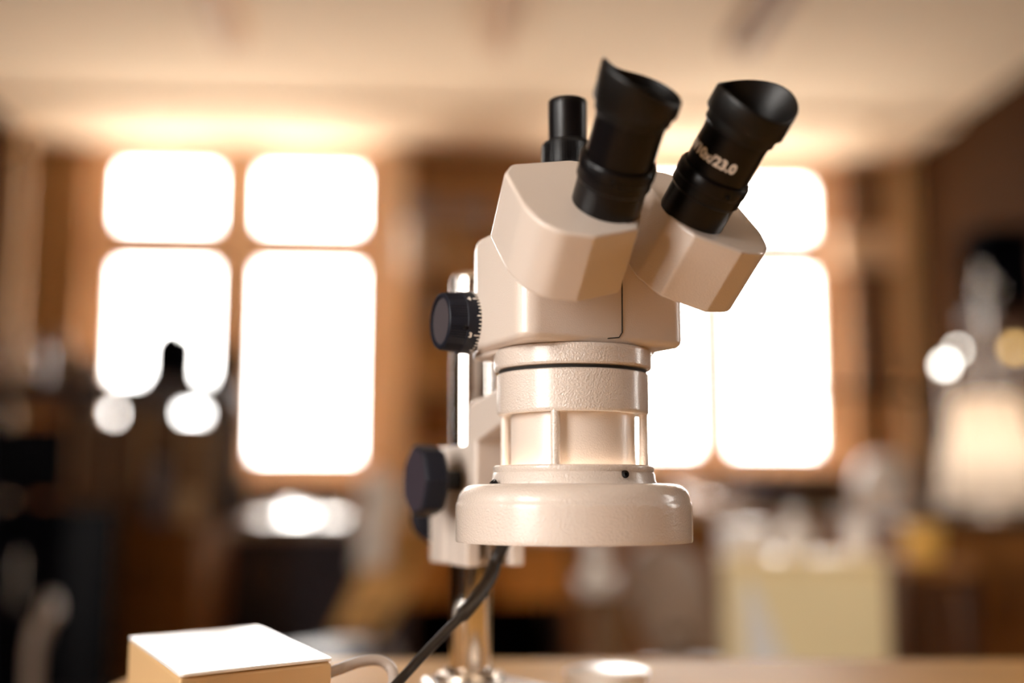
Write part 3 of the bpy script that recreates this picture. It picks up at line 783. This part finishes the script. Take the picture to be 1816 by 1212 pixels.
def sloped(name, label, cat, u0, u1, Y, base, depth, rise, m, fh=.02, vv=880):  # added wedge, its lid tilted to mirror window light towards the camera
    r, wd = place(name, label, cat, u0, u1, Y, base)
    h = wd / 2
    bm = fzw = bmesh.new()
    sec = [(0, 0), (depth, 0), (depth, fh + rise), (0, fh)]
    a_ = [bm.verts.new((-h, y, z)) for y, z in sec]; b_ = [bm.verts.new((h, y, z)) for y, z in sec]
    bm.faces.new(a_); bm.faces.new(b_[::-1])
    for i in range(4): bm.faces.new((a_[i], a_[(i + 1) % 4], b_[(i + 1) % 4], b_[i]))
    obj('case', bm, 'grey', r, bevel=.004)
    q = atan2(rise, depth)
    pm = Matrix.Translation((0, 0, fh + .0005)) @ Matrix.Rotation(q, 4, 'X')
    L = hypot(depth, rise)
    obj('sloped_lid', boxes((-h + .006, h - .006, .006, L - .006, 0, .004)), m, r, bevel=.0015, mw=None).matrix_local = pm
    return r
sloped('reflector_wedge', 'low added wedge with a window-mirroring lid below the left window, leftmost of three', 'instrument', 432, 486, 4.74, TOP3, .26, .055, 'lid')
sloped('reflector_wedge', 'low added wedge with a window-mirroring lid below the left window, middle of three', 'instrument', 496, 552, 4.74, TOP3, .26, .060, 'lid')
sloped('reflector_wedge', 'low added wedge with a window-mirroring lid below the left window, rightmost of three', 'instrument', 562, 612, 4.76, TOP3, .24, .050, 'lid')
carton('low brown box behind the sloping wedges on the bench', 402, 505, 856, 5.08, TOP3, .15, 'card2')
carton('flat tan box behind the sloping wedges near the chair back', 515, 622, 862, 5.08, TOP3, .15, 'card', flap=False)
flask('pale flask standing in front of the window sill beside brown box', 376, 36, 822, 5.05, TOP3, 'grey')
bottle('bottle', 'white bottle standing at right below the left window', 640, 684, 815, 'white', 4.95, TOP3)
# --- plywood chair ----------------------------------------------------------
def shell_chair(label, u0, u1, v_top, v_bot, Y, m, yaw, lean=.35):
    r, wd = place('shell_chair', label, 'chair', u0, u1, Y, 0, rz=yaw)
    zt_, zb_ = Z_at(v_top, Y), Z_at(v_bot, Y); h = wd / 2
    bm = bmesh.new(); NX, NZ = 12, 14; G = []
    for i in range(NZ + 1):
        q = i / NZ; row = []
        z = zb_ + (zt_ - zb_) * q
        ww = h * (0.55 + .45 * sin(pi * min(1, .18 + q * .75)) ** .6) * (1 if q < .85 else (1 - ((q - .85) / .15) ** 2 * .35))
        for j in range(NX + 1):
            s = j / NX * 2 - 1
            row.append((s * ww, .10 * q * lean / .35 + .05 * (1 - s * s) + (.06 * (1 - q) ** 3) * -1, z))
        G.append(row)
    F1 = [[bm.verts.new(p) for p in row] for row in G]; F2 = [[bm.verts.new((p[0], p[1] + .011, p[2])) for p in row] for row in G]
    for F, rv in ((F1, 0), (F2, 1)):
        for i in range(NZ):
            for j in range(NX): bm.faces.new((F[i][j], F[i][j + 1], F[i + 1][j + 1], F[i + 1][j]))
    for i in range(NZ):
        for j in (0, NX): bm.faces.new((F1[i][j], F1[i + 1][j], F2[i + 1][j], F2[i][j]))
    for j in range(NX):
        for i in (0, NZ): bm.faces.new((F1[i][j], F1[i][j + 1], F2[i][j + 1], F2[i][j]))
    obj('backrest', bm, m, r, smooth=60)
    sz = zb_ - .03
    obj('seat', prism(roundpoly([(-h * 1.2, -.30), (h * 1.2, -.30), (h * 1.1, .04), (-h * 1.1, .04)], .07), sz - .012, sz), 'wood_dark', r, bevel=.004)
    obj('back_stay', boxes((-h * .3, h * .3, .02, .032, sz - .02, zb_ + .06)), 'steel', r, bevel=.003)
    for x, y in ((-h, -.26), (h, -.26), (h, -.0), (-h, -.0)):
        obj('leg', tube([(x * 1.15, y, 0), (x, y, sz - .01)], .011, 12), 'steel', r)
    return r
shell_chair('golden plywood shell chair with a bright curved backrest left of the microscope', 598, 716, 868, 1122, 3.3, 'wood_gold', radians(-30), .9)
r, wd = place('chair_highlight', 'white cloth added as a sheet to brighten the golden chair back', 'highlight', 604, 694, 3.22, 0, rz=radians(-30))  # white sheet added in place of the highlight on the chair back
def highlight_sheet():
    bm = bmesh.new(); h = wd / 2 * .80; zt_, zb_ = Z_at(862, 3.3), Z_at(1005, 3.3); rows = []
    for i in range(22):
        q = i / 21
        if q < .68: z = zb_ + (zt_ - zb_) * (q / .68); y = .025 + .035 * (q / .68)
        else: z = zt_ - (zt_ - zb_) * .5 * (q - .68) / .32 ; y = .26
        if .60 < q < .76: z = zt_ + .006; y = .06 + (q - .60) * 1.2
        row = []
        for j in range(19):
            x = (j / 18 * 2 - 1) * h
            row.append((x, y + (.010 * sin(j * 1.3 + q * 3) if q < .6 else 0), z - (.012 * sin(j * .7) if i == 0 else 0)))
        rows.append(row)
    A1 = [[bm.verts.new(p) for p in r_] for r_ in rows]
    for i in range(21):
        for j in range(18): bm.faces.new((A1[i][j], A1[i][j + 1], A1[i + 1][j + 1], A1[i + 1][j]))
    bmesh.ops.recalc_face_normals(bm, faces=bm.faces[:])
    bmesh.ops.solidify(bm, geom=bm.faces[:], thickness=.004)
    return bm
obj('highlight', highlight_sheet(), 'white', r, smooth=70)
shell_chair('grey-brown shell chair seen between the ring light and the cream cupboard', 1125, 1285, 968, 1160, 3.2, 'grey', radians(22))

# --- tall shelving between the two windows ----------------------------------
r, wd = place('bookcase', 'tall golden brown bookcase against the wall between the windows', 'bookcase', 728, 905, 6.45, 0, v=600)
h = wd / 2; tz = Z_at(394, 6.45)
for sx in (-1, 1): rbox('side_panel', min(sx * h, sx * (h - .03)), max(sx * h, sx * (h - .03)), 0, .30, 0, tz, 'tan', r)
rbox('back_panel', -h + .03, h - .03, .28, .30, 0, tz, 'wood_gold', r)
shz = [.06, .55, Z_at(800, 6.45), Z_at(690, 6.45), Z_at(585, 6.45), Z_at(478, 6.45), tz - .03]
for z in shz: rbox('shelf', -h + .03, h - .03, .0, .28, z, z + .03, 'tan', r)
bc_s = [
    ('jar', 'white round jar on the top shelf of the tall bookcase', 742, 60, 402, 478, 'white'),
    ('jar', 'tan jar beside the white one on the top bookcase shelf', 812, 50, 410, 478, 'tan'),
    ('jar', 'pale jar on the second shelf of the tall bookcase', 756, 44, 500, 585, 'grey'),
    ('jar', 'golden jar on the third shelf of the tall bookcase', 762, 60, 610, 690, 'wood_gold')]
for nm, lb, u, d, v0, v1, m in bc_s:
    Y = 6.58; base = Z_at(v1, 6.45) + .0305
    rr, ww = place(nm, lb, 'jar', u - d / 2, u + d / 2, Y, base, v=v0)
    R = ww / 2; H = Z_at(v0, Y) - base
    obj('jar_body', lathe([(0, 0), (R * .9, 0), (R, .01), (R, H * .75), (R * .8, H * .85), (0, H * .85)], 32), m, rr)
    obj('lid', lathe([(0, H * .84), (R * .85, H * .84), (R * .85, H), (0, H)], 32), m, rr)
carton('dark bluish box on top of the tall bookcase, left of two', 722, 786, 352, 6.55, tz, .18, 'bluegrey', name='storage_box', flap=False)
carton('dark bluish box on top of the tall bookcase, right of two', 806, 872, 362, 6.55, tz, .18, 'bluegrey', name='storage_box', flap=False)
carton('dark brown box on the lower shelf of the tall bookcase', 738, 800, 722, 6.5, Z_at(800, 6.45) + .03, .2, 'wood_brown', name='storage_box', flap=False)

# --- bench under the right window -------------------------------------------
sloped('reflector_wedge', 'low added wedge with a window-mirroring lid at the left end of the right window bench', 'instrument', 1218, 1276, 4.72, TOPM, .24, .07, 'lid')
flask('pale round flask right of the sloping lid on the right window bench', 1304, 36, 838, 4.94, TOPM, 'glassware')
carton('dark grey instrument case on the right window bench', 1342, 1400, 848, 4.82, TOPM, .2, 'slate', name='instrument_case', cat='case', flap=False)
carton('low charcoal instrument case beside the grey case on the right window bench', 1404, 1500, 860, 4.85, TOPM, .2, 'charcoal', name='instrument_case', cat='case', flap=False)
r, wd = place('plastic_basin', 'pale domed basin on the right window bench under the wall duct', 'basin', 1516, 1626, 4.95, TOPM, v=860)
H = Z_at(806, 4.95) - TOPM; R = wd / 2
obj('bowl', lathe([(0, 0), (R, 0), (R, H * .35), (R * .93, H * .6), (R * .7, H * .88), (R * .35, H * .97), (0, H * .97)], 48), 'white', r)
obj('knob', lathe([(0, H * .95), (R * .12, H * .95), (R * .15, H), (0, H)], 20), 'grey', r)

# --- boom arm ----------------------------------------------------------------
r = thing('swing_arm_lamp', 'thin dark swing arm stretching left across the right window', 'lamp arm', at(1650, 912, 3.42), RZ)
r.location.z = TOPL
o0 = r.location; iv = Matrix.Rotation(-RZ, 3, 'Z')
def rel(u, v, Y): return iv @ (at(u, v, Y) - o0)
obj('base', lathe([(0, 0), (.07, 0), (.07, .012), (.02, .02), (0, .02)], 40), 'charcoal', r)
obj('stand', tube([(0, 0, .01), (0, 0, rel(1650, 672, 3.42).z)], .010, 14), 'charcoal', r)
e0 = rel(1650, 700, 3.42); e1 = rel(1340, 686, 3.42)
obj('arm', tube([(0, 0, e0.z), (e0 * .5 + e1 * .5), e1], [.011, .008, .006], 12), 'charcoal', r)
obj('head', lathe([(0, -.02), (.010, -.02), (.012, .02), (0, .02)], 20, Matrix.Translation(e1) @ Matrix.Rotation(pi / 2, 4, 'Y')), 'charcoal', r)

# --- white shade and added glowing balls at right ------------------------------------------
r, wd = place('table_lamp', 'large white lampshade with a stepped top on the dark wooden cabinet at right', 'lamp', 1662, 1850, 3.26, TOPL, v=800)
Z1 = lambda v: Z_at(v, 3.26) - TOPL
Rb = wd / 2
obj('lamp_shade', lathe([(Rb * 1.0, Z1(900)), (Rb * .99, Z1(890)), (Rb * .80, Z1(775)), (Rb * .72, Z1(760)), (Rb * .64, Z1(712)), (Rb * .58, Z1(704)), (Rb * .2, Z1(702)), (Rb * .2, Z1(706)), (Rb * .55, Z1(708)), (Rb * .78, Z1(780)), (Rb * .98, Z1(898))], 64, closed=True), 'shade', r, smooth=50)
obj('shade_fill_bulb', lathe([(0, Z1(840))] + [(.045 * cos(q), Z1(815) + .045 * sin(q)) for q in (-1, -.5, 0, .5, 1, 1.4)], 24), 'bulb', r)  # bulb added inside to brighten the translucent shade
obj('lamp_foot', lathe([(0, 0), (.07, 0), (.07, .01), (.012, .018), (.012, Z1(838)), (0, Z1(838))], 32), 'steel', r)
r, wd = place('glass_apparatus', 'tall stand of round glass bulbs rising above the white lampshade', 'glassware', 1738, 1774, 3.48, TOPL, v=600)
Z2 = lambda v: Z_at(v, 3.48) - TOPL
obj('rod', tube([(0, .03, 0), (0, .03, Z2(470))], .006, 12), 'steel', r)
obj('base', boxes((-.06, .06, -.02, .10, 0, .012)), 'charcoal', r, bevel=.003)
for v, R in ((515, .034), (585, .022), (690, .03)):
    z = Z2(v)
    obj('glass_bulb', lathe([(.0, z - R * 1.5), (.006, z - R * 1.5), (.007, z - R)] + [(R * cos(q), z + R * sin(q)) for q in (-1.2, -.8, -.4, 0, .4, .8, 1.2)] + [(.007, z + R), (.006, z + R * 1.5), (0, z + R * 1.5)], 32), 'glassware', r)
    obj('clamp', boxes((-.006, .006, 0, .03, z + R, z + R + .012)), 'steel', r)
def add_glow_ball(label, u, v, R, Y, m, stem_to):  # added glowing ball, stands in for a bright out-of-focus spot
    r = thing('glow_ball', label, 'bulb', at(u, v, Y), RZ, None)
    r.location.z = TOPL
    z = Z_at(v, Y) - TOPL
    obj('bulb', lathe([(0, z - R)] + [(R * cos(q), z + R * sin(q)) for q in (-1.2, -.8, -.4, 0, .4, .8, 1.2)] + [(0, z + R)], 32), m, r)
    obj('socket', lathe([(0, z - R * 2), (R * .5, z - R * 2), (R * .55, z - R * .8), (0, z - R * .8)], 20), 'steel', r)
    obj('stem', tube([(0, 0, 0), (0, 0, z - R * 1.9)], .005, 10), 'steel', r)
    obj('foot', lathe([(0, 0), (.035, 0), (.03, .008), (0, .01)], 24), 'charcoal', r)
add_glow_ball('added white glowing ball on a thin stem, leftmost of the three at right', 1676, 648, .013, 3.10, 'bulb', 0)
add_glow_ball('added white glowing ball on a thin stem beside the glass bulbs, middle of the three', 1698, 622, .009, 3.49, 'bulb', 0)
add_glow_ball('added golden glowing ball on a thin stem near the right picture edge', 1800, 618, .016, 3.40, 'glow_gold', 0)
# dark wall shelf at far right with things
r, wd = place('wall_shelf', 'dark wall unit high at the far right behind the glass bulbs', 'shelf', 1752, 1900, 4.6, Z_at(560, 4.6), v=500)
h = wd / 2
rbox('shelf_board', -h, h, 0, .25, 0, .03, 'wood_dark', r)
rbox('back_panel', -h, h, .23, .25, .03, .34, 'charcoal', r)
rbox('shelf_board', -h, h, 0, .25, .34, .37, 'charcoal', r)

# --- cream cupboard, front right ---------------------------------------------
YJ = 2.35
TJ = Z_at(992, YJ)
r, wd = place('cupboard', 'cream painted cupboard with a white streak at the bottom right of the picture', 'cupboard', 1291, 1574, YJ, 0, v=1100, rz=radians(-8))
h = wd / 2
rbox('carcass', -h, h, .012, .25, .06, TJ - .02, 'cream', r, .008)
rbox('plinth', -h + .02, h - .02, .04, .23, 0, .06, 'charcoal', r)
rbox('top_board', -h - .004, h + .004, 0, .255, TJ - .02, TJ, 'cream', r, .006)
d = rbox('door', -h + .006, h - .006, -.006, .012, .07, TJ - .026, 'cream', r, .006)
obj('paper_sheet', prism([(-h + .035, Z_at(1230, YJ)), (-h + .035, Z_at(1030, YJ)), (-h + .055, Z_at(1040, YJ)), (-h + .135, Z_at(1230, YJ)), (-h + .17, .2), (-h + .035, .2)], .0065, .0075, frame_mtx((0, 0, 0), (1, 0, 0), (0, 0, 1), (0, -1, 0))), 'paper', r)
# things on it
carton('pale low box on the left of the cream cupboard top', 1296, 1366, 932, YJ + .12, TJ, .12, 'white', name='storage_box', flap=False)
flask('round white flask in the middle of the cream cupboard top', 1408, 76, 900, YJ + .10, TJ, 'white')
bottle('jar', 'small pale jar on the cream cupboard top between flask and yellow tub', 1502, 1546, 922, 'white', YJ + .14, TJ, cap='white', cat='jar', neck=.8)
r, wd = place('side_table', 'dark wooden side table between cream cupboard and dark cabinet', 'table', 1618, 1740, YJ + .03, 0, v=1000)
h = wd / 2; TS = Z_at(1004, YJ)
rbox('tabletop', -h, h, 0, .34, TS - .022, TS, 'wood_brown', r)
for x, y in ((-h + .05, .02), (h - .02, .02), (h - .02, .32), (-h + .05, .32)):
    rbox('leg', x - .016, x + .016, y - .016, y + .016, 0, TS - .022, 'wood_dark', r)
r, wd = place('plastic_tub', 'glossy yellow tub on the dark side table at right', 'tub', 1600, 1672, YJ + .14, TS, v=960)
H = Z_at(926, YJ + .14) - TS; R = wd / 2
obj('tub_body', lathe([(0, 0), (R * .85, 0), (R, H * .8), (0, H * .8)], 40), 'yellow', r)
obj('lid', lathe([(0, H * .8), (R * 1.05, H * .8), (R * 1.05, H * .95), (R * .9, H), (0, H)], 40), 'yellow', r)

# --- blurred highlight shaped as a white vessel, on a brown post ----------------------------------------------
YH = 2.7
r, wd = place('pedestal', 'slim brown wooden pedestal under the white highlight shape, seen below the ring light', 'pedestal', 1052, 1106, YH, 0, v=1100)
h = wd / 2; TP = Z_at(1052, YH)
rbox('post', -h, h, -h, h, .03, TP - .02, 'card2', r, .004)
rbox('foot', -.12, .12, -.12, .12, 0, .03, 'wood_dark', r)
rbox('top_plate', -.06, .06, -.05, .05, TP - .02, TP, 'card2', r, .004)
r, wd = place('highlight_vessel', 'white round-bellied stand-in for a blurred highlight below the ring light', 'vessel', 1022, 1094, YH, TP, v=1040)  # bright blurred spot given the shape of a white vessel
R = wd / 2; H = Z_at(955, YH) - TP
obj('belly', lathe([(0, 0), (R * .8, 0), (R, H * .12), (R, H * .26), (R * .75, H * .34), (R * .5, H * .36), (0, H * .36)], 44), 'white', r)
obj('neck', lathe([(0, H * .34), (R * .52, H * .34), (R * .52, H * .97), (R * .6, H), (R * .46, H), (0, H * .98)], 36), 'white', r)

# --- small dish on the work table ------------------------------------------------
r = thing('petri_dish', 'small white covered dish lying on the table right of the chrome post', 'dish', (X_at(1072, .86), .86, TZ), 0)
obj('dish', lathe([(0, 0), (.027, 0), (.028, .002), (.028, .010), (0, .010)], 48), 'white', r)
obj('lid', lathe([(0, .010), (.030, .010), (.030, .0135), (.028, .0145), (0, .0145)], 48), 'white', r)

# --- wall details -------------------------------------------------------------
def wallbox(name, u0, u1, v0, v1, off0, off1, m, label=None, cat=None, um=None, bevel=.006):
    a, _ = onwall(u0, (v0 + v1) / 2, off1); b, _ = onwall(u1, (v0 + v1) / 2, off1)
    um = (u0 + u1) / 2
    z1 = onwall(um, v0, off1)[1]; z0 = onwall(um, v1, off1)[1]
    o = obj(name, boxes((a, b, -off1, -off0, z0, z1)), m, None, mw=ROOM, bevel=bevel)
    if label: tag(o, label, cat)
    else: o['kind'] = 'structure'
    return o
wallbox('trim_2', 1604, 1648, 268, 905, 0.0, .16, 'tan')
wallbox('trim_3', 674, 722, 262, 905, 0.0, .10, 'sill')
z0 = CEIL
# brown wall panels beside the right window, with a tan duct between
def wallpanel(label, u0, u1, v0, v1):
    a, _ = onwall(u0, 500, .05); b, _ = onwall(u1, 500, .05); um = (u0 + u1) / 2
    z1 = onwall(um, v0, .05)[1]; z0 = onwall(um, v1, .05)[1]
    ct = ROOM @ Vector(((a + b) / 2, -.03, z0))
    r = thing('wall_cabinet', label, 'wall cabinet', ct, TH)
    h = (b - a) / 2
    rbox('carcass', -h, h, 0, .03, 0, z1 - z0, 'brownpanel', r, .003)
    for i in range(2):
        d = rbox('door', -h + i * h + .004, -h + (i + 1) * h - .004, -.02, 0, .008, z1 - z0 - .008, 'brownpanel', r, .003)
    return r
wallpanel('upper brown wall cabinet between right window and corner', 1500, 1592, 300, 396)
wallpanel('lower brown wall cabinet between right window and corner, below the tan duct', 1506, 1598, 476, 700)
a = onwall(1488, 440, .12)[0]; b = onwall(1604, 430, .12)[0]
dz0 = onwall(1545, 468, .12)[1]; dz1 = onwall(1545, 412, .12)[1]
tag(obj('cable_duct', boxes((a, b - .02, -.12, -.001, dz0, dz1)), 'sill', None, mw=ROOM, bevel=.006), 'tan horizontal duct on the wall between the two brown wall cabinets', 'duct')
# pipes up the left corner
for i, (u, lb) in enumerate(((16, 'tan heating pipe running up the wall in the left corner'),)):
    s_, _ = onwall(60, 500, .1)
    pt = ROOM @ Vector((S_L + .07, -.35, 0))
    r = thing('heating_pipe', lb, 'pipe', pt, TH)
    obj('pipe', tube([(0, 0, 0), (0, 0, CEIL - .02)], .035, 20), 'tan', r)
    for z in (.5, 1.5, 2.5): obj('pipe_bracket', boxes((-.068, 0, -.012, .012, z, z + .03)), 'steel', r)

# --- ceiling lights (switched off) ------------------------------------------------
def ceil_light(label, u, v, length, m='tan', wdt=.14):
    r_ = cam_ray(u, v); zc = CEIL - .10 - CZ
    p = r_ * (zc / r_.z)
    r = thing('ceiling_light', label, 'ceiling light', (p.x, p.y, CEIL), TH, None)
    h = wdt / 2
    obj('housing', prism(roundpoly([(-h * .6, -.055), (h * .6, -.055), (h, 0.0), (-h, 0.0)], .006), 0, length, frame_mtx((0, 0, 0), (1, 0, 0), (0, 0, 1), (0, -1, 0))), m, r, smooth=30)
    for sx in (-1, 1):
        obj('fluorescent_tube', lathe([(0, .03), (.013, .03), (.013, length - .03), (0, length - .03)], 20, frame_mtx((sx * h * .5, 0, -.078), (1, 0, 0), (0, 0, 1), (0, -1, 0))), 'tan', r)
        for y in (-.02, -length + .0): obj('tube_holder', boxes((sx * h * .5 - .012, sx * h * .5 + .012, y, y + .02, -.092, -.05)), m, r)
    return r
ceil_light('switched-off ceiling light at upper left of the picture', 412, 100, 1.9, 'tan')
ceil_light('switched-off ceiling light at upper middle, left of the eyepieces', 880, 112, 1.9, 'tan')
ceil_light('switched-off ceiling light at upper right, above the right eyepiece', 1318, 108, 1.9, 'brownpanel', .2)
p = cam_ray(1553, 232); zc = CEIL - .06 - CZ; p = p * (zc / p.z)
r = thing('smoke_detector', 'small tan detector on the ceiling near the right window corner', 'detector', (p.x, p.y, CEIL))
obj('detector_body', lathe([(0, 0), (.06, 0), (.06, -.025), (.04, -.055), (0, -.06)], 36), 'tan', r)
obj('detector_base', lathe([(0, 0), (.07, 0), (.07, -.01), (0, -.01)], 36), 'tan', r)
